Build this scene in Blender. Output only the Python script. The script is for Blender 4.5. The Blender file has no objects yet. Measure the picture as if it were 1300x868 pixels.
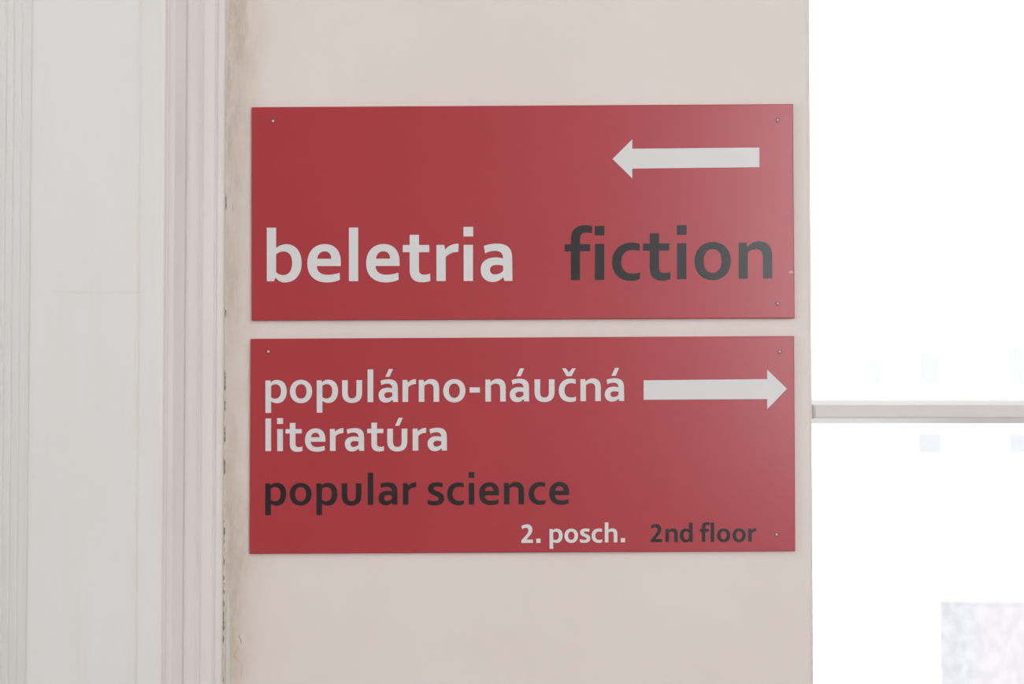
import bpy, bmesh, math, random
from mathutils import Vector, Matrix

random.seed(7)
scene = bpy.context.scene
C = scene.collection

# ------------------------------------------------------------------ camera
PITCH = math.radians(1.65)
CAM = Vector((0.0, -1.31, 0.0))
FPX = 50.0 / 36.0 * 1300.0
cd = bpy.data.cameras.new('camera')
cd.lens = 50.0
cd.sensor_width = 36.0
cd.dof.use_dof = True
cd.dof.focus_distance = 1.31
cd.dof.aperture_fstop = 11.0
cam = bpy.data.objects.new('camera', cd)
cam.location = CAM
cam.rotation_euler = (math.radians(90) + PITCH, 0, 0)
C.objects.link(cam)
scene.camera = cam

# ------------------------------------------------------------------ world, exposure
w = bpy.data.worlds.new('overcast_sky')
scene.world = w
w.use_nodes = True
bgn = w.node_tree.nodes['Background']
bgn.inputs[0].default_value = (0.94, 0.97, 1.0, 1)
bgn.inputs[1].default_value = 3.6
scene.view_settings.view_transform = 'Standard'
scene.view_settings.look = 'None'
scene.view_settings.exposure = 0.0
scene.view_settings.gamma = 1.0
scene.view_settings.use_curve_mapping = False
scene.cycles.use_denoising = True
scene.cycles.max_bounces = 10
scene.cycles.diffuse_bounces = 6


def area(name, loc, direction, sx, sz, power, col):
    l = bpy.data.lights.new(name, 'AREA')
    l.shape = 'RECTANGLE'
    l.size, l.size_y = sx, sz
    l.energy = power
    l.color = col
    o = bpy.data.objects.new(name, l)
    o.location = loc
    o.rotation_euler = Vector(direction).to_track_quat('-Z', 'Y').to_euler()
    C.objects.link(o)
    return o


# daylight entering by the landing window behind the camera, plus added fill
area('daylight_rear_window', (1.68, -3.97, 0.75), (0, 1, 0), 1.16, 2.2, 49, (0.90, 0.965, 1.05))
area('left_side_fill', (-2.67, -1.6, 0.75), (1, 0, 0), 1.9, 1.2, 9, (0.90, 0.965, 1.05))  # added side light from the left, set at an unseen window
area('ceiling_fill', (-0.4, -1.9, 1.93), (0, 0, -1), 0.5, 0.5, 2.5, (0.97, 0.97, 0.95))  # added soft fill under the ceiling, no lamp fitting here


def lx(px, py, y):
    """point on the plane at depth y seen at a photograph coordinate"""
    u, v = (px - 650.0) / FPX, (434.0 - py) / FPX
    d = Vector((u, math.cos(PITCH) - v * math.sin(PITCH), math.sin(PITCH) + v * math.cos(PITCH)))
    t = (y - CAM.y) / d.y
    return CAM + d * t


def X(px, y=0.0, py=434):
    return lx(px, py, y).x


def Z(py, y=0.0, px=650):
    return lx(px, py, y).z


# ------------------------------------------------------------------ materials
def srgb(r, g, b):
    f = lambda c: (c / 255 / 12.92) if c / 255 <= 0.04045 else ((c / 255 + 0.055) / 1.055) ** 2.4
    return (f(r), f(g), f(b), 1)


def new_mat(name, col, rough=0.6, spec=0.4, metal=0.0):
    m = bpy.data.materials.new(name)
    m.use_nodes = True
    b = m.node_tree.nodes['Principled BSDF']
    b.inputs['Base Color'].default_value = col
    b.inputs['Roughness'].default_value = rough
    b.inputs['Specular IOR Level'].default_value = spec
    b.inputs['Metallic'].default_value = metal
    return m


class NT:
    def __init__(s, m):
        s.t = m.node_tree
        s.b = s.t.nodes['Principled BSDF']
        s.co = s.t.nodes.new('ShaderNodeTexCoord')
        s.sep = s.t.nodes.new('ShaderNodeSeparateXYZ')
        s.t.links.new(s.co.outputs['Object'], s.sep.inputs[0])

    def link(s, a, b):
        s.t.links.new(a, b)

    def noise(s, scale, detail=4, rough=0.55, stretch=(1, 1, 1)):
        mp = s.t.nodes.new('ShaderNodeMapping')
        mp.inputs['Scale'].default_value = stretch
        n = s.t.nodes.new('ShaderNodeTexNoise')
        n.inputs['Scale'].default_value = scale
        n.inputs['Detail'].default_value = detail
        n.inputs['Roughness'].default_value = rough
        s.link(s.co.outputs['Object'], mp.inputs[0])
        s.link(mp.outputs[0], n.inputs['Vector'])
        return n.outputs['Fac']

    def ramp(s, src, a, b, va=0.0, vb=1.0):
        r = s.t.nodes.new('ShaderNodeMapRange')
        r.interpolation_type = 'SMOOTHSTEP'
        r.inputs['From Min'].default_value = a
        r.inputs['From Max'].default_value = b
        r.inputs['To Min'].default_value = va
        r.inputs['To Max'].default_value = vb
        s.link(src, r.inputs['Value'])
        return r.outputs['Result']

    def math(s, op, a, b):
        n = s.t.nodes.new('ShaderNodeMath')
        n.operation = op
        for i, v in enumerate((a, b)):
            if isinstance(v, (int, float)):
                n.inputs[i].default_value = v
            else:
                s.link(v, n.inputs[i])
        return n.outputs[0]

    def mix(s, fac, a, b):
        n = s.t.nodes.new('ShaderNodeMix')
        n.data_type = 'RGBA'
        if isinstance(fac, (int, float)):
            n.inputs[0].default_value = fac
        else:
            s.link(fac, n.inputs[0])
        for i, v in ((6, a), (7, b)):
            if isinstance(v, tuple):
                n.inputs[i].default_value = v
            else:
                s.link(v, n.inputs[i])
        return n.outputs[2]

    def bump(s, src, strength, dist):
        n = s.t.nodes.new('ShaderNodeBump')
        n.inputs['Strength'].default_value = strength
        n.inputs['Distance'].default_value = dist
        s.link(src, n.inputs['Height'])
        s.link(n.outputs[0], s.b.inputs['Normal'])

    def specks(s, scale, size, density):
        v = s.t.nodes.new('ShaderNodeTexVoronoi')
        v.inputs['Scale'].default_value = scale
        s.link(s.co.outputs['Object'], v.inputs['Vector'])
        sc = s.t.nodes.new('ShaderNodeSeparateColor')
        s.link(v.outputs['Color'], sc.inputs[0])
        keep = s.math('LESS_THAN', sc.outputs[0], density)
        near = s.ramp(v.outputs['Distance'], size * 0.5, size, 1.0, 0.0)
        return s.math('MULTIPLY', keep, near)


def plaster_mat():
    base = (0.772, 0.706, 0.662, 1)
    m = new_mat('wall_plaster', base, 0.62, 0.3)
    n = NT(m)
    mott = n.ramp(n.noise(5, 5), 0.35, 0.65)
    col = n.mix(mott, (0.760, 0.696, 0.652, 1), (0.786, 0.722, 0.682, 1))
    # grimy strip of old plaster along the door casing
    sx = n.sep.outputs[0]
    wob = n.math('ADD', sx, n.ramp(n.noise(9, 4, 0.6, (1, 1, 0.5)), 0.3, 0.7, -0.012, 0.012))
    strip = n.ramp(wob, X(293), X(345), 0.75, 0.0)
    fine = n.ramp(n.noise(60, 6, 0.65, (1, 1, 0.35)), 0.36, 0.68, 0.35, 1.0)
    col = n.mix(n.math('MULTIPLY', strip, fine), col, (0.63, 0.53, 0.43, 1))
    strip2 = n.ramp(wob, X(290), X(309), 0.42, 0.0)
    fine2 = n.ramp(n.noise(110, 6, 0.7, (1, 1, 0.2)), 0.42, 0.6)
    col = n.mix(n.math('MULTIPLY', strip2, fine2), col, (0.50, 0.42, 0.33, 1))
    col = n.mix(n.math('MULTIPLY', n.specks(38, 0.055, 0.03), 0.5), col, (0.25, 0.21, 0.18, 1))
    n.link(col, n.b.inputs['Base Color'])
    h = n.math('ADD', n.math('MULTIPLY', n.noise(9, 3), 1.0), n.math('MULTIPLY', n.noise(170, 4), 0.10))
    n.bump(h, 0.22, 0.004)
    return m


def paint_mat(name, c1, c2, grain=True, tint=None, rough=0.45):
    m = new_mat(name, c1, rough, 0.4)
    n = NT(m)
    col = n.mix(n.ramp(n.noise(14, 5, 0.6, (1, 1, 0.25)), 0.35, 0.65), c1, c2)
    if tint:
        a = n.ramp(n.noise(22, 5, 0.6, (2.5, 1, 0.15)), 0.52, 0.72, 0.0, 0.35)
        col = n.mix(a, col, tint)
    col = n.mix(n.math('MULTIPLY', n.specks(45, 0.05, 0.035), 0.45), col, (0.3, 0.26, 0.24, 1))
    n.link(col, n.b.inputs['Base Color'])
    h = n.math('ADD', n.noise(120, 3, 0.5, (1, 1, 0.02)) if grain else n.noise(60, 3), n.math('MULTIPLY', n.noise(25, 3), 0.8))
    n.bump(h, 0.10, 0.0010)
    return m


M_WALL = plaster_mat()
M_BOARD = paint_mat('white_gloss_paint', (0.806, 0.803, 0.784, 1), (0.820, 0.818, 0.804, 1), True, (0.80, 0.745, 0.70, 1))
M_MOULD = paint_mat('pinkish_white_paint', (0.765, 0.717, 0.700, 1), (0.79, 0.748, 0.728, 1), True, (0.74, 0.66, 0.62, 1))  # pinker and slightly darker than the board colour


def seam_stains(m):
    """yellowed paint along the seams and one faint horizontal rub mark"""
    n = NT(m)
    src = n.b.inputs['Base Color'].links[0].from_socket
    sx, sz = n.sep.outputs[0], n.sep.outputs[2]
    d = 0.033
    wob = n.ramp(n.noise(30, 4, 0.6, (1, 1, 0.2)), 0.3, 0.7, 0.35, 0.95)
    col = src
    for c, hw, st, tint in ((174.2, 3.2, 0.85, (0.80, 0.715, 0.655, 1)), (37.0, 3.0, 0.7, (0.80, 0.715, 0.66, 1)), (205, 5.0, 0.4, (0.80, 0.74, 0.70, 1))):
        a = n.ramp(n.math('ABSOLUTE', n.math('SUBTRACT', sx, X(c, -d)), 0.0), 0.0, X(c + hw * 1.3, -d) - X(c, -d), st, 0.0)
        col = n.mix(n.math('MULTIPLY', a, wob), col, tint)
    dz = n.math('ABSOLUTE', n.math('SUBTRACT', sz, Z(371.5, -d)), 0.0)
    line = n.ramp(dz, 0.0003, 0.0016, 1.0, 0.0)
    span = n.math('MULTIPLY', n.ramp(sx, X(62, -d), X(72, -d)), n.ramp(sx, X(150, -d), X(196, -d), 1.0, 0.0))
    wob2 = n.ramp(n.noise(45, 4), 0.35, 0.6, 0.2, 0.8)
    col = n.mix(n.math('MULTIPLY', n.math('MULTIPLY', line, span), wob2), col, (0.80, 0.70, 0.64, 1))
    n.link(col, n.b.inputs['Base Color'])


seam_stains(M_BOARD)
M_FLUTE = paint_mat('grey_white_paint', (0.76, 0.765, 0.735, 1), (0.78, 0.785, 0.76, 1), True, (0.78, 0.72, 0.68, 1))
M_CAULK = paint_mat('dirty_filler', (0.60, 0.55, 0.48, 1), (0.70, 0.65, 0.59, 1), False)
M_DARK = new_mat('gap_shade', (0.12, 0.10, 0.085, 1), 0.9, 0.1)
M_FRAME = new_mat('window_frame_paint', (0.72, 0.68, 0.655, 1), 0.4, 0.4)
M_CEIL = new_mat('ceiling_paint', (0.82, 0.80, 0.77, 1), 0.8, 0.2)
M_FLOOR = new_mat('stone_floor', (0.52, 0.48, 0.43, 1), 0.4, 0.4)
_n = NT(M_FLOOR)
_n.link(_n.mix(_n.noise(6), (0.46, 0.42, 0.38, 1), (0.58, 0.54, 0.49, 1)), _n.b.inputs['Base Color'])


def sign_mat():
    m = new_mat('red_sign_lacquer', (0.42, 0.028, 0.040, 1), 0.28, 0.60)
    n = NT(m)
    mot = n.ramp(n.noise(12, 5), 0.3, 0.7)
    col = n.mix(mot, (0.408, 0.035, 0.048, 1), (0.422, 0.037, 0.051, 1))
    n.link(col, n.b.inputs['Base Color'])
    return m


M_SIGN = sign_mat()
M_WHITE = new_mat('white_vinyl', (0.70, 0.70, 0.70, 1), 0.42, 0.5)
M_BLACK = new_mat('charcoal_vinyl', (0.016, 0.012, 0.014, 1), 0.28, 0.5)
M_SCREW = new_mat('dull_screw_metal', (0.78, 0.68, 0.67, 1), 0.4, 0.5, 0.3)
M_EDGE = new_mat('scuffed_edge', (0.62, 0.42, 0.42, 1), 0.7, 0.2)

M_GLASS = bpy.data.materials.new('window_glass')
M_GLASS.use_nodes = True
_t = M_GLASS.node_tree
_t.nodes.remove(_t.nodes['Principled BSDF'])
_g = _t.nodes.new('ShaderNodeBsdfGlossy')
_g.inputs['Roughness'].default_value = 0.02
_tr = _t.nodes.new('ShaderNodeBsdfTransparent')
_tr.inputs[0].default_value = (0.96, 0.97, 0.97, 1)
_mx = _t.nodes.new('ShaderNodeMixShader')
_fr = _t.nodes.new('ShaderNodeFresnel')
_fr.inputs[0].default_value = 1.45
_t.links.new(_fr.outputs[0], _mx.inputs[0])
_t.links.new(_tr.outputs[0], _mx.inputs[1])
_t.links.new(_g.outputs[0], _mx.inputs[2])
_t.links.new(_mx.outputs[0], _t.nodes['Material Output'].inputs[0])

M_FACADE = new_mat('white_render', (0.86, 0.86, 0.85, 1), 0.8, 0.1)
M_FACWIN = new_mat('facade_window_glass', (0.172, 0.160, 0.163, 1), 0.4, 0.3)
M_FACWIN2 = new_mat('curtained_facade_window', (0.195, 0.183, 0.186, 1), 0.5, 0.3)
M_PAVE = new_mat('pale_paving', (0.72, 0.71, 0.70, 1), 0.8, 0.1)
M_MOTT = new_mat('mottled_lilac_render', (0.4, 0.4, 0.45, 1), 0.85, 0.1)
_n = NT(M_MOTT)
_c = _n.mix(_n.ramp(_n.noise(13, 7, 0.62, (1, 1, 0.8)), 0.35, 0.65), (0.272, 0.267, 0.276, 1), (0.335, 0.327, 0.334, 1))
_s = _n.ramp(_n.sep.outputs[0], X(1222, 8), X(1244, 8))
_c2 = _n.mix(_n.ramp(_n.noise(13, 6, 0.6, (1.3, 1, 0.7)), 0.35, 0.65), (0.308, 0.286, 0.298, 1), (0.352, 0.328, 0.340, 1))
_n.link(_n.mix(_s, _c, _c2), _n.b.inputs['Base Color'])


# ------------------------------------------------------------------ mesh helpers
def link_mesh(name, bm, mat, parent=None, smooth=False):
    me = bpy.data.meshes.new(name)
    bmesh.ops.recalc_face_normals(bm, faces=bm.faces)
    bm.to_mesh(me)
    bm.free()
    me.materials.append(mat)
    if smooth:
        for p in me.polygons:
            p.use_smooth = True
    o = bpy.data.objects.new(name, me)
    C.objects.link(o)
    if parent:
        o.parent = parent
        o.matrix_parent_inverse = Matrix.Translation(-Vector(parent.location))
    return o


def box(bm, x0, x1, y0, y1, z0, z1):
    v = [bm.verts.new((x, y, z)) for x in (x0, x1) for y in (y0, y1) for z in (z0, z1)]
    for f in ((0, 1, 3, 2), (4, 6, 7, 5), (0, 4, 5, 1), (2, 3, 7, 6), (0, 2, 6, 4), (1, 5, 7, 3)):
        bm.faces.new([v[i] for i in f])
    return v


def prism_z(bm, prof, z0, z1, nz=1, wob=0.0):
    """closed XY profile swept along Z"""
    rings = []
    for k in range(nz + 1):
        z = z0 + (z1 - z0) * k / nz
        rings.append([bm.verts.new((x, y, z)) for x, y in prof])
    n = len(prof)
    for a, b in zip(rings, rings[1:]):
        for i in range(n):
            j = (i + 1) % n
            bm.faces.new((a[i], a[j], b[j], b[i]))
    bm.faces.new(rings[0])
    bm.faces.new(rings[-1])


def struct(o):
    o['kind'] = 'structure'
    return o


def empty(name, loc):
    o = bpy.data.objects.new(name, None)
    o.location = loc
    o.empty_display_size = 0.05
    C.objects.link(o)
    return o


# ------------------------------------------------------------------ room shell
ZF, ZC = -1.62, 1.95           # floor, ceiling
XL, XR = -2.7, 2.7
YB = -4.0
TH = 0.34                      # thickness of the front wall
XE = lx(1029.0, 434, 0).x      # right arris of the sign wall
WX1 = 1.62                     # right side of the front window opening
WZ0, WZ1 = -0.92, 1.62

bm = bmesh.new()
# pier that carries the signs, with a softly rounded, slightly uneven arris
r = 0.004
ROWS = [(ZF, 0.0), (-0.9, 0.0)]
k = 0
zz = -0.42
while zz < 0.42:
    ROWS.append((zz, random.uniform(-0.00045, 0.00045)))
    zz += 0.014
ROWS += [(0.9, 0.0), (ZC, 0.0)]
prev = None
for z, dj in ROWS:
    prof = [(X(287.0), 0.0)]
    for a in range(0, 91, 15):
        t = math.radians(a)
        prof.append((XE + dj - r + r * math.sin(t), r - r * math.cos(t)))
    prof += [(XE + dj * 0.3, TH), (X(287.0), TH)]
    ring = [bm.verts.new((x, y, z)) for x, y in prof]
    if prev:
        for i in range(len(ring)):
            j = (i + 1) % len(ring)
            bm.faces.new((prev[i], prev[j], ring[j], ring[i]))
    else:
        bm.faces.new(ring)
    prev = ring
bm.faces.new(prev)
# wall behind the casing (back of the shadow gap), and round the window
box(bm, XL, X(287.0), 0.012, TH, ZF, ZC)
box(bm, XE, WX1, 0, TH, ZF, WZ0)
box(bm, XE, WX1, 0, TH, WZ1, ZC)
box(bm, WX1, XR, 0, TH, ZF, ZC)
struct(link_mesh('wall_front', bm, M_WALL))

bm = bmesh.new()
box(bm, XL - 0.2, XL, YB, -2.25, ZF, ZC)
box(bm, XL - 0.2, XL, -0.95, TH, ZF, ZC)
box(bm, XL - 0.2, XL, -2.25, -0.95, ZF, -0.25)
box(bm, XL - 0.2, XL, -2.25, -0.95, 1.75, ZC)
struct(link_mesh('wall_left', bm, M_WALL))
bm = bmesh.new(); box(bm, XR, XR + 0.2, YB, TH, ZF, ZC); struct(link_mesh('wall_right', bm, M_WALL))
bm = bmesh.new()
# rear wall with a window opening
oz = [(1.06, 2.30, -0.4, 1.9)]
xs = [XL - 0.2, 1.06, 2.30, XR + 0.2]
for a, b in zip(xs, xs[1:]):
    o_ = [q for q in oz if abs(q[0] - a) < 1e-6]
    if o_:
        box(bm, a, b, YB - 0.3, YB, ZF, o_[0][2])
        box(bm, a, b, YB - 0.3, YB, o_[0][3], ZC)
    else:
        box(bm, a, b, YB - 0.3, YB, ZF, ZC)
struct(link_mesh('wall_back', bm, M_WALL))
bm = bmesh.new(); box(bm, XL - 0.2, XR + 0.2, YB - 0.3, TH, ZF - 0.2, ZF); struct(link_mesh('floor', bm, M_FLOOR))
bm = bmesh.new(); box(bm, XL - 0.2, XR + 0.2, YB - 0.3, TH, ZC, ZC + 0.2); struct(link_mesh('ceiling', bm, M_CEIL))

# ------------------------------------------------------------------ door casing and mouldings, left
def profile(points, back):
    """points: (photo column, projection in m) -> closed XY outline"""
    out = [(X(px, -d), -d) for px, d in points]
    out.append((out[-1][0], back))
    out.append((out[0][0], back))
    return out


# stepped moulding between the flat board and the wall
P = [(208.6, 0.0322), (209.6, 0.0312), (210.8, 0.0304), (212.0, 0.0302), (213.5, 0.0306), (217, 0.0306), (219.6, 0.0303),
     (221.0, 0.0295), (222.2, 0.0284), (226, 0.0250), (231, 0.0208), (233.6, 0.0188),
     (234.4, 0.0192), (235.6, 0.0204), (237.2, 0.0204), (238.4, 0.0196), (240, 0.0190), (245, 0.0180), (249.0, 0.0174),
     (250.6, 0.0174), (252.2, 0.0166), (253.4, 0.0152), (254.6, 0.0146), (256.2, 0.0147), (258, 0.0146), (264, 0.0132), (270.6, 0.0116),
     (271.6, 0.0106), (272.6, 0.0096), (273.6, 0.0094), (274.6, 0.0099), (276, 0.0102), (280, 0.0096), (282.6, 0.0086), (284.0, 0.0066), (284.4, 0.004)]
bm = bmesh.new()
prism_z(bm, profile(P, 0.0119), ZF, ZC)
struct(link_mesh('trim_2', bm, M_MOULD))

# flat board with a shallow scribed seam near its right edge
P = [(35.5, 0.0308), (36.4, 0.0314), (38.0, 0.0327), (42, 0.0330), (100, 0.0330), (165, 0.0330), (170.6, 0.0329), (172.2, 0.0322), (173.6, 0.0320),
     (175.4, 0.0322), (177.0, 0.0331), (185, 0.0336), (196, 0.0338), (203, 0.0336), (206.6, 0.0330), (208.5, 0.0318)]
bm = bmesh.new()
prism_z(bm, profile(P, 0.0119), ZF, ZC)
struct(link_mesh('trim_1', bm, M_BOARD))

# fluted strip at the far left of the frame and the casing beyond it
P = [(-260, 0.016), (-255, 0.030), (-120, 0.030), (-114, 0.022), (-60, 0.022), (-40, 0.024), (-8, 0.0245), (-4, 0.0252), (3.0, 0.0262), (4.6, 0.0252), (6.4, 0.0262), (12.5, 0.0276), (14.2, 0.0266), (16.0, 0.0278),
     (22.5, 0.0292), (24.0, 0.0284), (25.8, 0.0294), (31.0, 0.0302), (33.4, 0.0308), (34.6, 0.0312), (35.4, 0.0311)]
bm = bmesh.new()
prism_z(bm, profile(P, 0.0119), ZF, ZC)
struct(link_mesh('trim_3', bm, M_FLUTE))

# filler in the gap between moulding and wall: uneven, torn open low down
gap = struct(empty('trim_4', (X(285.7), 0.0, 0.0)))
bm = bmesh.new()
box(bm, X(284.0), X(287.2), 0.0006, 0.0118, ZF, ZC)  # shallow dark strip, its colour stands in for the shade inside the gap
link_mesh('gap_shade_strip', bm, M_DARK, gap)


def filler(zlo, zhi, openness):
    bm = bmesh.new()
    n = int((zhi - zlo) / 0.0022)
    prev = None
    hole = 0
    for i in range(n + 1):
        z = zlo + (zhi - zlo) * i / n
        if hole > 0:
            hole -= 1
        elif random.random() < openness:
            hole = random.choice((1, 2, 2, 3, 4, 6, 8))
        xr = X(287.3)
        xl = X(284.4)
        if hole:
            cut = random.uniform(0.5, 0.95) * (xr - xl)
            xl += cut
        y = -0.0012 + random.uniform(-0.0005, 0.0006)
        ring = [bm.verts.new(p) for p in ((xl, 0.001, z), (xl, y + 0.0008, z), ((xl + xr) / 2, y, z), (xr, y + 0.0010, z), (xr, 0.001, z))]
        if prev:
            for a in range(5):
                b = (a + 1) % 5
                bm.faces.new((prev[a], prev[b], ring[b], ring[a]))
        else:
            bm.faces.new(ring)
        prev = ring
    bm.faces.new(prev)
    return bm


link_mesh('filler', filler(Z(470), ZC - 0.001, 0.01), M_CAULK, gap)
link_mesh('filler', filler(Z(640), Z(470), 0.14), M_CAULK, gap)
link_mesh('filler', filler(ZF + 0.001, Z(640), 0.22), M_CAULK, gap)
# bare lighter bead of filler low down, right of the crack
bm = bmesh.new()
prev = None
for i in range(60):
    z = Z(753) + (ZF - Z(753)) * (i / 59) ** 1.6
    wdt = 0.0006 + min(i, 4) * 0.00035
    xc = X(291.3) + random.uniform(-0.0002, 0.0002)
    ring = [bm.verts.new(p) for p in ((xc - wdt, 0.001, z), (xc - wdt * 0.6, -0.0006, z), (xc + wdt * 0.6, -0.0007, z), (xc + wdt, 0.001, z))]
    if prev:
        for a in range(4):
            b = (a + 1) % 4
            bm.faces.new((prev[a], prev[b], ring[b], ring[a]))
    else:
        bm.faces.new(ring)
    prev = ring
bm.faces.new(prev)
o = link_mesh('filler_bead', bm, new_mat('grey_filler', (0.72, 0.70, 0.68, 1), 0.5, 0.4), gap)
o['label'] = 'lighter grey bead of filler'


# short hairline cracks in the dirty plaster
def crack(points, wd, name='plaster_crack'):
    bm = bmesh.new()
    pts = [lx(px, py, 0) for px, py in points]
    prev = None
    for i, p in enumerate(pts):
        t = (pts[min(i + 1, len(pts) - 1)] - pts[max(i - 1, 0)]).normalized()
        nrm = Vector((t.z, 0, -t.x))
        hw = wd * (0.25 if i in (0, len(pts) - 1) else random.uniform(0.6, 1.1))
        cur = [bm.verts.new((p + nrm * hw + Vector((0, q, 0)))) for q in (0.0004, -0.00006)] + \
              [bm.verts.new((p - nrm * hw + Vector((0, q, 0)))) for q in (-0.00006, 0.0004)]
        if prev:
            for a in range(4):
                b = (a + 1) % 4
                bm.faces.new((prev[a], prev[b], cur[b], cur[a]))
        else:
            bm.faces.new(cur)
        prev = cur
    bm.faces.new(prev)
    link_mesh(name, bm, M_CRACK, gap)


M_CRACK = new_mat('crack_shadow', (0.42, 0.36, 0.30, 1), 0.9, 0.1)
crack([(302.5, 804), (304.0, 808), (305.2, 812), (306.2, 815), (305.6, 818)], 0.00042)
crack([(296, 832), (299, 835), (303, 838.5), (306, 842), (306.4, 852), (305.6, 863)], 0.00016)
crack([(304.5, 819), (301, 824), (298, 829), (296, 834)], 0.00014)
crack([(294.6, 257), (295.6, 262), (294.8, 271)], 0.00022)
crack([(289.6, 20), (290.0, 34), (289.4, 44), (290.2, 62)], 0.00014)
crack([(289.3, 80), (289.6, 95), (289.2, 112)], 0.00016)

# ------------------------------------------------------------------ window
YW = 0.17
win = struct(empty('window_1', (0.9, YW, WZ0)))
FX0 = lx(1030.0, 434, YW).x      # visible sliver of the stile ends here
# frame
bm = bmesh.new()
box(bm, XE + 0.0005, FX0, YW, YW + 0.10, WZ0, WZ1)
link_mesh('frame_stile', bm, M_FRAME, win)
bm = bmesh.new(); box(bm, WX1 - 0.06, WX1 - 0.0005, YW, YW + 0.10, WZ0, WZ1); link_mesh('frame_stile', bm, M_FRAME, win)
bm = bmesh.new(); box(bm, FX0, WX1 - 0.06, YW, YW + 0.10, WZ0, WZ0 + 0.06); link_mesh('frame_rail', bm, M_FRAME, win)
bm = bmesh.new(); box(bm, FX0, WX1 - 0.06, YW, YW + 0.10, WZ1 - 0.06, WZ1); link_mesh('frame_rail', bm, M_FRAME, win)


# horizontal glazing bar: narrow nose towards the room, bevels spreading to the glass
def bar_profile():
    yn, yt, yg = YW + 0.004, YW + 0.026, YW + 0.080
    zt, zb = Z(514.2, yn), Z(530.6, yn)
    gt, gb = Z(507.8, yt), Z(537.6, yg)
    return [(yn + 0.0012, zt), (yn + 0.0003, zt - 0.0006), (yn, zt - 0.0016), (yn, zb + 0.0016), (yn + 0.0003, zb + 0.0006), (yn + 0.0012, zb),
            (yn + 0.006, zb - 0.0006), (yg - 0.004, gb + 0.0004), (yg, gb), (yg + 0.010, gb), (yg + 0.010, gt), (yt, gt), (yt - 0.003, gt - 0.0006), (yn + 0.006, zt + 0.0012)]


bm = bmesh.new()
bp = bar_profile()
prev = None
zc = sum(z for y, z in bp) / len(bp)
for x, s in ((FX0 - 0.002, 1.30), (FX0 + 0.0012, 1.16), (FX0 + 0.003, 1.05), (FX0 + 0.005, 1.0), (WX1 - 0.058, 1.0)):
    ring = [bm.verts.new((x, y + (s - 1) * 0.02, zc + (z - zc) * s)) for y, z in bp]
    if prev:
        for a in range(len(bp)):
            b = (a + 1) % len(bp)
            bm.faces.new((prev[a], prev[b], ring[b], ring[a]))
    else:
        bm.faces.new(ring)
    prev = ring
bm.faces.new(prev)
link_mesh('glazing_bar', bm, M_FRAME, win)
zb0, zb1 = Z(537.0, YW + 0.084), Z(509.0, YW + 0.084)
for z0, z1 in ((WZ0 + 0.055, zb0), (zb1, WZ1 - 0.055)):
    bm = bmesh.new()
    box(bm, FX0 - 0.004, WX1 - 0.056, YW + 0.083, YW + 0.086, z0, z1)
    link_mesh('window_pane', bm, M_GLASS, win)

# rear windows (behind the camera): frame round the daylight openings
for i, (x0, x1, z0, z1) in enumerate(oz):
    e = struct(empty('window_%d' % (i + 2), ((x0 + x1) / 2, YB - 0.1, z0)))
    for a in ((x0, x0 + .05, z0, z1), (x1 - .05, x1, z0, z1)):
        bm = bmesh.new(); box(bm, a[0], a[1], YB - 0.12, YB - 0.06, a[2], a[3]); link_mesh('frame_stile', bm, M_FRAME, e)
    for a in ((x0 + .05, x1 - .05, z0, z0 + .05), (x0 + .05, x1 - .05, z1 - .05, z1)):
        bm = bmesh.new(); box(bm, a[0], a[1], YB - 0.12, YB - 0.06, a[2], a[3]); link_mesh('frame_rail', bm, M_FRAME, e)
    bm = bmesh.new(); box(bm, x0 + .045, x1 - .045, YB - 0.095, YB - 0.09, z0 + .045, z1 - .045); link_mesh('window_pane', bm, M_GLASS, e)

e = struct(empty('window_3', (XL - 0.1, -1.6, -0.25)))  # unseen window added round the left side light
for y0, y1, z0, z1 in ((-2.25, -2.2, -0.25, 1.75), (-1.0, -0.95, -0.25, 1.75)):
    bm = bmesh.new(); box(bm, XL - 0.12, XL - 0.06, y0, y1, z0, z1); link_mesh('frame_stile', bm, M_FRAME, e)
for y0, y1, z0, z1 in ((-2.2, -1.0, -0.25, -0.2), (-2.2, -1.0, 1.7, 1.75)):
    bm = bmesh.new(); box(bm, XL - 0.12, XL - 0.06, y0, y1, z0, z1); link_mesh('frame_rail', bm, M_FRAME, e)
bm = bmesh.new(); box(bm, XL - 0.095, XL - 0.09, -2.205, -0.995, -0.205, 1.705); link_mesh('window_pane', bm, M_GLASS, e)

# ------------------------------------------------------------------ outside
GZ = -9.0
bm = bmesh.new(); box(bm, -60, 120, 3.0, 130, GZ - 0.5, GZ)
struct(link_mesh('pavement', bm, M_PAVE))
YF = 60.0
bld = empty('white_building', (25, YF, GZ))
bld['label'] = 'overexposed white building with faint pale windows across the street, seen through the window glass'
bld['category'] = 'building'
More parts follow.
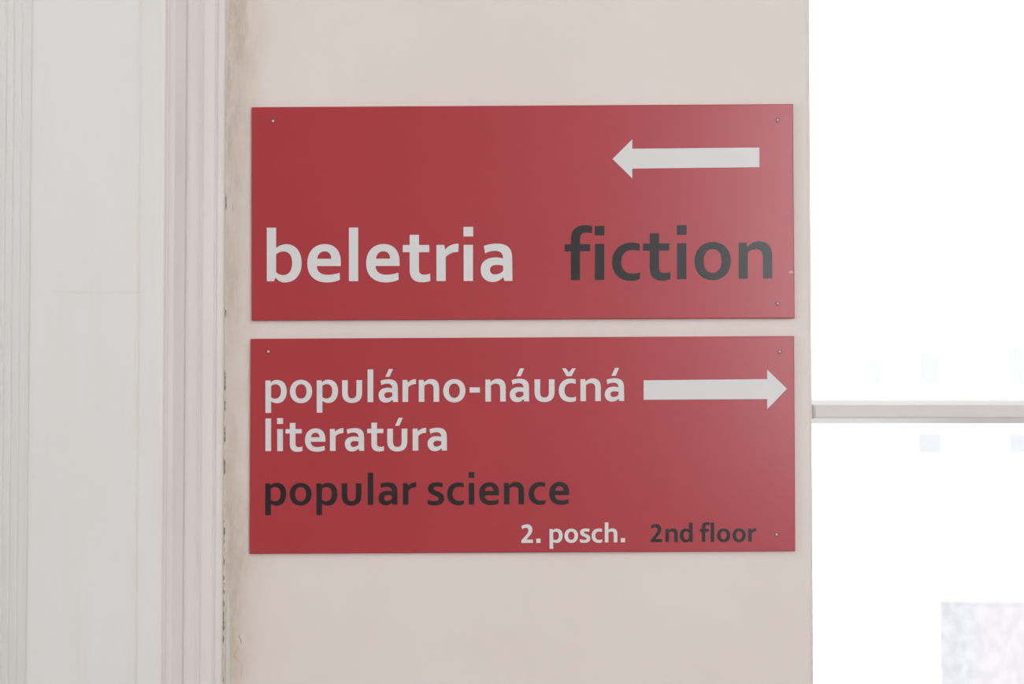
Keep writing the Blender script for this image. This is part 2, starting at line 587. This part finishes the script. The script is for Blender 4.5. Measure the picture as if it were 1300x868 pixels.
# openings in the facade
D = 0.12
wins = []
for (a, b, c, d, mt) in ((1164.5, 1197, 548.5, 576.5, 1), (1280, 1312.5, 548.5, 576.5, 1), (1395, 1427, 548.5, 576.5, 1),
                         (1049, 1081, 640, 700, 2),
                         (1166, 1196, 446, 490, 2), (1281, 1313, 438, 492, 2), (1396, 1428, 438, 492, 1), (1093, 1120, 456, 488, 3)):
    if mt == 2 and a < 1100:
        continue
    p0, p1 = lx(a, c, YF), lx(b, d, YF)
    wins.append((p0.x, p1.x, p1.z, p0.z, mt))
bm = bmesh.new()
xs = sorted({2.0, 62.0} | {q for wv in wins for q in wv[:2]})
zs = sorted({GZ, 18.0} | {q for wv in wins for q in wv[2:4]})
for xa, xb in zip(xs, xs[1:]):
    run = None
    for za, zb in zip(zs, zs[1:]):
        cx, cz = (xa + xb) / 2, (za + zb) / 2
        hole = any(wv[0] < cx < wv[1] and wv[2] < cz < wv[3] for wv in wins)
        if not hole:
            box(bm, xa, xb, YF, YF + 0.5, za, zb)
box(bm, 2.0, 62.0, YF + 0.5, YF + 10, GZ, 18.0)
link_mesh('facade', bm, M_FACADE, bld)
bm = bmesh.new(); box(bm, 1.6, 62.4, YF - 0.4, YF + 10.4, 18.0, 18.6); link_mesh('cornice', bm, M_FACADE, bld)
M_FACWIN3 = new_mat('bright_facade_window', (0.204, 0.191, 0.193, 1), 0.5, 0.2)
for x0, x1, z0, z1, mt in wins:
    bm = bmesh.new()
    box(bm, x0, x1, YF + 0.05, YF + 0.10, z0, z1)
    f = link_mesh('window', bm, {1: M_FACWIN, 2: M_FACWIN2, 3: M_FACWIN3}[mt], bld)

# nearer mottled outbuilding at lower right
yo = 8.0
a = lx(1192.5, 764.5, yo)
ob = empty('outbuilding', (a.x + 1.0, yo + 0.8, GZ))
ob['label'] = 'pale mottled lilac-grey outbuilding, square topped, at the lower right beyond the window pane'
ob['category'] = 'outbuilding'
kx = (yo + 0.12 + 1.31) / (yo + 1.31)      # plan narrows towards the street, as old yard buildings do
def plan(g):
    return [(a.x - g, yo - g), (a.x + 2.0 + g, yo - g), (a.x * kx + 2.0 + g, yo + 0.12 + g), (a.x * kx - g, yo + 0.12 + g)]
bm = bmesh.new(); prism_z(bm, plan(0.0), GZ, a.z - 0.012); link_mesh('wall', bm, M_MOTT, ob)
bm = bmesh.new(); prism_z(bm, plan(0.003), a.z - 0.012, a.z); link_mesh('roof_slab', bm, M_MOTT, ob)

# ------------------------------------------------------------------ lettering
G = {
 'l': ["M0,0 L90,0 L90,520 L0,520 Z"],
 'i': ["M0,0 L90,0 L90,350 L0,350 Z", "M-2,432 L92,432 L92,525 L-2,525 Z"],
 'b': ["M0,0 L70,0 L83,37 C105,8 140,-12 173,-12 C270,-12 338,60 338,175 C338,290 275,360 193,360 C150,360 112,342 90,322 L90,520 L0,520 Z",
       "M90,262 C110,280 138,290 163,290 C215,290 246,250 246,178 C246,105 215,60 158,60 C130,60 105,72 90,90 Z"],
 'e': ["M325,147 L92,147 C95,92 130,62 195,62 C238,62 280,70 313,82 L316,15 C280,-4 235,-12 190,-12 C70,-12 0,58 0,172 C0,288 68,360 170,360 C272,360 325,290 325,190 Z",
       "M96,218 L232,218 C232,262 208,290 170,290 C128,290 100,262 96,218 Z"],
 't': ["M0,448 L90,448 L90,350 L190,350 L190,280 L90,280 L90,112 C90,78 108,62 142,62 C162,62 182,66 200,72 L200,2 C178,-7 150,-12 120,-12 C42,-12 0,28 0,112 L0,280 L-67,280 L-67,350 L0,350 Z"],
 'r': ["M0,0 L90,0 L90,232 C115,262 160,283 213,283 L215,362 C160,362 112,342 84,303 L76,350 L0,350 Z"],
 'a': ["M308,0 L230,0 L218,38 C190,5 155,-10 118,-10 C45,-10 0,38 0,110 C0,185 55,228 140,228 C172,228 198,224 218,217 C218,268 190,292 140,292 C105,292 72,283 42,268 L30,340 C70,355 115,362 160,362 C258,362 305,315 305,225 Z",
       "M218,147 C200,153 178,156 155,156 C112,156 90,138 90,108 C90,80 110,63 140,63 C172,63 200,78 218,98 Z"],
 'f': ["M0,0 L88,0 L88,280 L186,280 L186,348 L88,348 L88,395 C88,440 108,462 150,462 C168,462 185,459 204,454 L206,524 C182,530 158,533 132,533 C48,533 0,485 0,400 L0,348 L-60,348 L-60,280 L0,280 Z"],
 'c': ["M268,348 C240,356 215,360 190,360 C75,360 0,285 0,172 C0,62 72,-12 185,-12 C215,-12 245,-6 272,8 L274,72 C248,63 222,59 198,59 C132,59 90,100 90,172 C90,246 132,288 200,288 C222,288 246,284 270,276 Z"],
 'o': ["M177,360 C75,360 0,284 0,174 C0,64 75,-12 177,-12 C279,-12 354,64 354,174 C354,284 279,360 177,360 Z",
       "M177,290 C230,290 265,246 265,175 C265,104 230,60 177,60 C124,60 89,104 89,175 C89,246 124,290 177,290 Z"],
 'n': ["M0,0 L88,0 L88,255 C110,275 138,286 165,286 C212,286 236,262 236,205 L236,0 L324,0 L324,215 C324,312 278,362 198,362 C152,362 112,343 84,308 L76,350 L0,350 Z"],
 'h': ["M0,0 L88,0 L88,255 C110,275 138,286 165,286 C212,286 236,262 236,205 L236,0 L324,0 L324,215 C324,312 278,362 198,362 C152,362 112,345 88,318 L88,520 L0,520 Z"],
 'u': ["M0,350 L90,350 L90,150 C90,88 112,60 160,60 C207,60 229,88 229,150 L229,350 L319,350 L319,150 C319,45 262,-12 160,-12 C57,-12 0,45 0,150 Z"],
 'p': ["M0,-165 L90,-165 L90,22 C112,5 145,-12 185,-12 C275,-12 340,62 340,180 C340,292 275,360 182,360 C142,360 108,344 84,312 L78,350 L0,350 Z",
       "M90,262 C108,280 134,290 160,290 C216,290 248,250 248,178 C248,104 212,60 155,60 C130,60 106,70 90,86 Z"],
 's': ["M240,278 C205,288 175,292 150,292 C118,292 98,283 98,262 C98,240 118,232 165,215 C235,190 268,160 268,100 C268,30 215,-12 120,-12 C80,-12 38,-5 2,8 L2,82 C38,67 80,58 115,58 C155,58 178,72 178,98 C178,122 158,134 108,152 C38,178 6,205 6,262 C6,325 62,362 148,362 C185,362 220,357 252,346 Z"],
 'd': ["M338,0 L268,0 L255,37 C233,8 198,-12 165,-12 C68,-12 0,60 0,175 C0,290 63,360 145,360 C188,360 226,342 248,322 L248,520 L338,520 Z",
       "M248,262 C228,280 200,290 175,290 C123,290 92,250 92,178 C92,105 123,60 180,60 C208,60 233,72 248,90 Z"],
 '2': ["M5,0 L5,62 L120,190 C165,240 190,285 190,330 C190,375 165,400 122,400 C90,400 55,388 20,365 L8,440 C45,465 90,483 145,483 C232,483 288,432 288,350 C288,290 262,238 205,175 L120,80 L304,80 L304,0 Z"],
 '.': ["M0,0 L106,0 L106,105 L0,105 Z"],
 '-': ["M0,144 L163,144 L163,227 L0,227 Z"],
}
G['á'] = G['a'] + ["M107,402 L174,402 L228,526 L163,526 Z"]
G['ú'] = G['u'] + ["M125,397 L191,397 L247,524 L182,524 Z"]
G['č'] = G['c'] + ["M54,524 L112,524 L163,458 L214,524 L271,524 L203,399 L124,399 Z"]


def contour(s, n=9):
    pts = []
    tok = s.replace('Z', '').split()
    cur = None
    i = 0
    f = lambda t: tuple(float(v) for v in t.split(','))
    while i < len(tok):
        t = tok[i]
        if t[0] in 'ML':
            cur = f(t[1:]); pts.append(cur); i += 1
        elif t[0] == 'C':
            a, b, c = f(t[1:]), f(tok[i + 1]), f(tok[i + 2])
            for k in range(1, n + 1):
                u = k / n
                v = 1 - u
                pts.append(tuple(v ** 3 * cur[j] + 3 * v * v * u * a[j] + 3 * v * u * u * b[j] + u ** 3 * c[j] for j in (0, 1)))
            cur = c; i += 3
        else:
            i += 1
    if abs(pts[0][0] - pts[-1][0]) + abs(pts[0][1] - pts[-1][1]) < 1e-6:
        pts.pop()
    return pts


YS = -0.0042       # front face of the sign panels


def flat_piece(name, contours_px, mat, parent, thick=0.00012, bold=0.0):
    """closed outlines in the panel plane -> thin vinyl piece with real thickness"""
    cu = bpy.data.curves.new('tmp', 'CURVE')
    cu.dimensions = '2D'
    cu.fill_mode = 'BOTH'
    cu.extrude = thick
    cu.offset = bold
    for c in contours_px:
        sp = cu.splines.new('POLY')
        sp.points.add(len(c) - 1)
        for q, (px, py) in zip(sp.points, c):
            p = lx(px, py, YS)
            q.co = (p.x, p.z, 0, 1)
        sp.use_cyclic_u = True
    tmp = bpy.data.objects.new('tmp', cu)
    C.objects.link(tmp)
    dg = bpy.context.evaluated_depsgraph_get()
    me = bpy.data.meshes.new_from_object(tmp.evaluated_get(dg))
    bpy.data.objects.remove(tmp)
    bpy.data.curves.remove(cu)
    me.name = name
    for v in me.vertices:
        x, z, e = v.co
        v.co = (x, YS - thick - e + 0.00002, z)
    me.materials.clear()
    me.materials.append(mat)
    for p in me.polygons:
        p.use_smooth = False
    o = bpy.data.objects.new(name, me)
    C.objects.link(o)
    o.parent = parent
    o.matrix_parent_inverse = Matrix.Translation(-Vector(parent.location))
    return o


def word(letters, xs, scale, b0, b1, mat, parent, label):
    """letters set at measured columns; the baseline runs from b0=(x,y) to b1=(x,y)"""
    cs = []
    slope = (b1[1] - b0[1]) / (b1[0] - b0[0])
    for ch, x in zip(letters, xs):
        for s in G[ch]:
            c = []
            for gx, gy in contour(s):
                px = x + gx * scale
                py = b0[1] + slope * (px - b0[0]) - gy * scale
                c.append((px, py))
            cs.append(c)
    o = flat_piece('lettering', cs, mat, parent, 0.00012, 0.00013 if scale < 0.06 else 0.0)
    o['label'] = label
    return o


def panel(corners, parent):
    """3-4 mm plate with a fine chamfer on its front edge"""
    bm = bmesh.new()
    pts = [lx(px, py, YS) for px, py in corners]
    cen = sum(pts, Vector()) / 4
    ch = 0.0007
    rings = []
    for y, ins in ((0.0, 0.0), (YS + 0.0005, 0.0), (YS, ch)):
        ring = []
        for p in pts:
            d = p - cen
            q = Vector((p.x - math.copysign(ins, d.x), y, p.z - math.copysign(ins, d.z)))
            ring.append(bm.verts.new(q))
        rings.append(ring)
    for a, b in zip(rings, rings[1:]):
        for i in range(4):
            j = (i + 1) % 4
            bm.faces.new((a[i], a[j], b[j], b[i]))
    bm.faces.new(rings[0])
    bm.faces.new(rings[-1])
    return link_mesh('panel', bm, M_SIGN, parent)


def screw(px, py, parent, ang):
    p = lx(px, py, YS)
    bm = bmesh.new()
    R = 0.00125
    prof = [(0.0023, 0.0), (0.0023, 0.00010), (0.0017, 0.00012)]
    # domed head with a cut slot
    rings = []
    for rr, h in ((R, 0.0), (R, 0.0003), (R * 0.8, 0.00062), (R * 0.45, 0.00085)):
        rings.append([bm.verts.new((p.x + rr * math.cos(t), YS - h, p.z + rr * math.sin(t))) for t in [k * math.pi / 8 for k in range(16)]])
    for a, b in zip(rings, rings[1:]):
        for i in range(16):
            j = (i + 1) % 16
            bm.faces.new((a[i], a[j], b[j], b[i]))
    bm.faces.new(rings[-1]); bm.faces.new(rings[0])
    s = link_mesh('screw', bm, M_SCREW, parent, True)
    # dark countersink ring round the head
    bm = bmesh.new()
    rin, rout = R * 1.0, R * 1.45
    vs = []
    for rr in (rin, rout):
        for y in (YS + 0.0003, YS - 0.00006):
            vs.append([bm.verts.new((p.x + rr * math.cos(t), y, p.z + rr * math.sin(t))) for t in [k * math.pi / 8 for k in range(16)]])
    for a, b in ((0, 1), (1, 3), (3, 2), (2, 0)):
        for i in range(16):
            j = (i + 1) % 16
            bm.faces.new((vs[a][i], vs[a][j], vs[b][j], vs[b][i]))
    r_ = bpy.data.meshes.new('screw_hole'); bmesh.ops.recalc_face_normals(bm, faces=bm.faces); bm.to_mesh(r_); bm.free(); r_.materials.append(M_HOLE)
    ro = bpy.data.objects.new('screw_hole', r_); C.objects.link(ro)
    ro.parent = s
    # slot
    bm = bmesh.new()
    d = Vector((math.cos(ang), 0, math.sin(ang)))
    nrm = Vector((-d.z, 0, d.x))
    vv = []
    for y in (YS - 0.0005, YS - 0.00089):
        for sa, sb in ((-1, -1), (1, -1), (1, 1), (-1, 1)):
            q = p + d * (sa * R * 0.55) + nrm * (sb * R * 0.13)
            vv.append(bm.verts.new((q.x, y, q.z)))
    for f in ((0, 1, 2, 3), (4, 7, 6, 5), (0, 4, 5, 1), (1, 5, 6, 2), (2, 6, 7, 3), (3, 7, 4, 0)):
        bm.faces.new([vv[i] for i in f])
    me = bpy.data.meshes.new('screw_slot'); bm.to_mesh(me); bm.free(); me.materials.append(M_HOLE)
    so = bpy.data.objects.new('screw_slot', me); C.objects.link(so)
    so.parent = s


M_HOLE = new_mat('dark_screw_hole', (0.10, 0.02, 0.025, 1), 0.7, 0.2)

# upper sign
c1 = [(319.4, 135.9), (1006.8, 131.9), (1008.9, 403.8), (319.2, 406.9)]
cc = lx(664, 269.6, YS)
s1 = empty('direction_sign', (cc.x, 0.0, cc.z))
s1['label'] = 'upper red wall sign reading "beletria fiction" with a white arrow pointing left'
s1['category'] = 'sign'
s1['group'] = 'red direction signs on the wall'
panel(c1, s1)
word('beletria', (338.8, 390.2, 443.0, 464.8, 520.1, 554.1, 588.7, 610.3), 0.1308, (345, 357.0), (640, 356.5), M_WHITE, s1, 'large white word "beletria"')
word('fiction', (724.8, 755.3, 776.9, 824.9, 859.6, 881.6, 937.8), 0.1308, (730, 355.6), (970, 353.5), M_BLACK, s1, 'large charcoal word "fiction"')
o = flat_piece('arrow', [[(777.7, 201.7), (802.7, 176.9), (802.7, 188.8), (964, 187.3), (964, 212.1), (802.7, 214.0), (802.7, 226.3)]], M_WHITE, s1)
o['label'] = 'white arrow pointing left'
for q, an in (((346.7, 153.5), 1.2), ((987.5, 152.4), 0.4), ((987.2, 385.2), 2.2)):
    screw(q[0], q[1], s1, an)
flat = flat_piece('scuff_mark', [[(1000.5, 346.2), (1003.2, 343.4), (1005.4, 343.2), (1007.2, 345.4), (1006.2, 346.8), (1002.8, 347.4)]], M_EDGE, s1, 0.00004)
flat['label'] = 'small pale scuff at the right edge'

# lower sign
c2 = [(318.1, 429.9), (1008.2, 426.5), (1009.8, 699.6), (316.6, 703.0)]
cc = lx(663, 565, YS)
s2 = empty('direction_sign', (cc.x, 0.0, cc.z))
s2['label'] = 'lower red wall sign reading "popular science 2nd floor" with a white arrow pointing right'
s2['category'] = 'sign'
s2['group'] = 'red direction signs on the wall'
panel(c2, s2)
SB = 0.0797
word('populárno-náučná', (337.0, 368.1, 402.1, 434.3, 466.7, 480.7, 511.0, 531.7, 562.7, 596.2, 616.2, 647.2, 678.6, 709.4, 736.9, 767.8),
     SB, (340, 510.8), (750, 509.0), M_WHITE, s2, 'white word "populárno-náučná"')
word('literatúra', (337.0, 352.0, 368.0, 387.2, 418.9, 437.8, 471.5, 491.7, 523.9, 542.9), SB, (340, 572.5), (560, 571.7), M_WHITE, s2, 'white word "literatúra"')
word('popular', (336.8, 367.8, 401.8, 433.9, 466.9, 480.5, 511.6), 0.0785, (340, 640.9), (520, 640.5), M_BLACK, s2, 'charcoal word "popular"')
word('science', (542.8, 567.6, 595.1, 608.2, 639.8, 671.1, 697.2), 0.0785, (540, 640.5), (720, 639.7), M_BLACK, s2, 'charcoal word "science"')
word('2.', (661.9, 681.0), 0.0480, (662, 688.8), (690, 688.7), M_WHITE, s2, 'small white figure "2."')
word('posch.', (697.8, 716.7, 736.3, 751.2, 768.0, 788.3), 0.0480, (697, 688.3), (793, 688.0), M_WHITE, s2, 'small white word "posch."')
word('2nd', (826.0, 845.0, 863.2), 0.0468, (826, 687.8), (880, 687.6), M_BLACK, s2, 'small charcoal "2nd"')
word('floor', (891.1, 902.3, 910.4, 930.0, 949.9), 0.0468, (891, 687.6), (960, 687.3), M_BLACK, s2, 'small charcoal word "floor"')
o = flat_piece('arrow', [[(817.1, 482.6), (974, 481.1), (974, 469.1), (999.1, 493.3), (974.2, 519), (974, 506.3), (817.1, 507.3)]], M_WHITE, s2)
o['label'] = 'white arrow pointing right'
for q, an in (((340.7, 446.2), 0.8), ((989.7, 446.5), 1.9), ((985.9, 678.4), 0.2)):
    screw(q[0], q[1], s2, an)
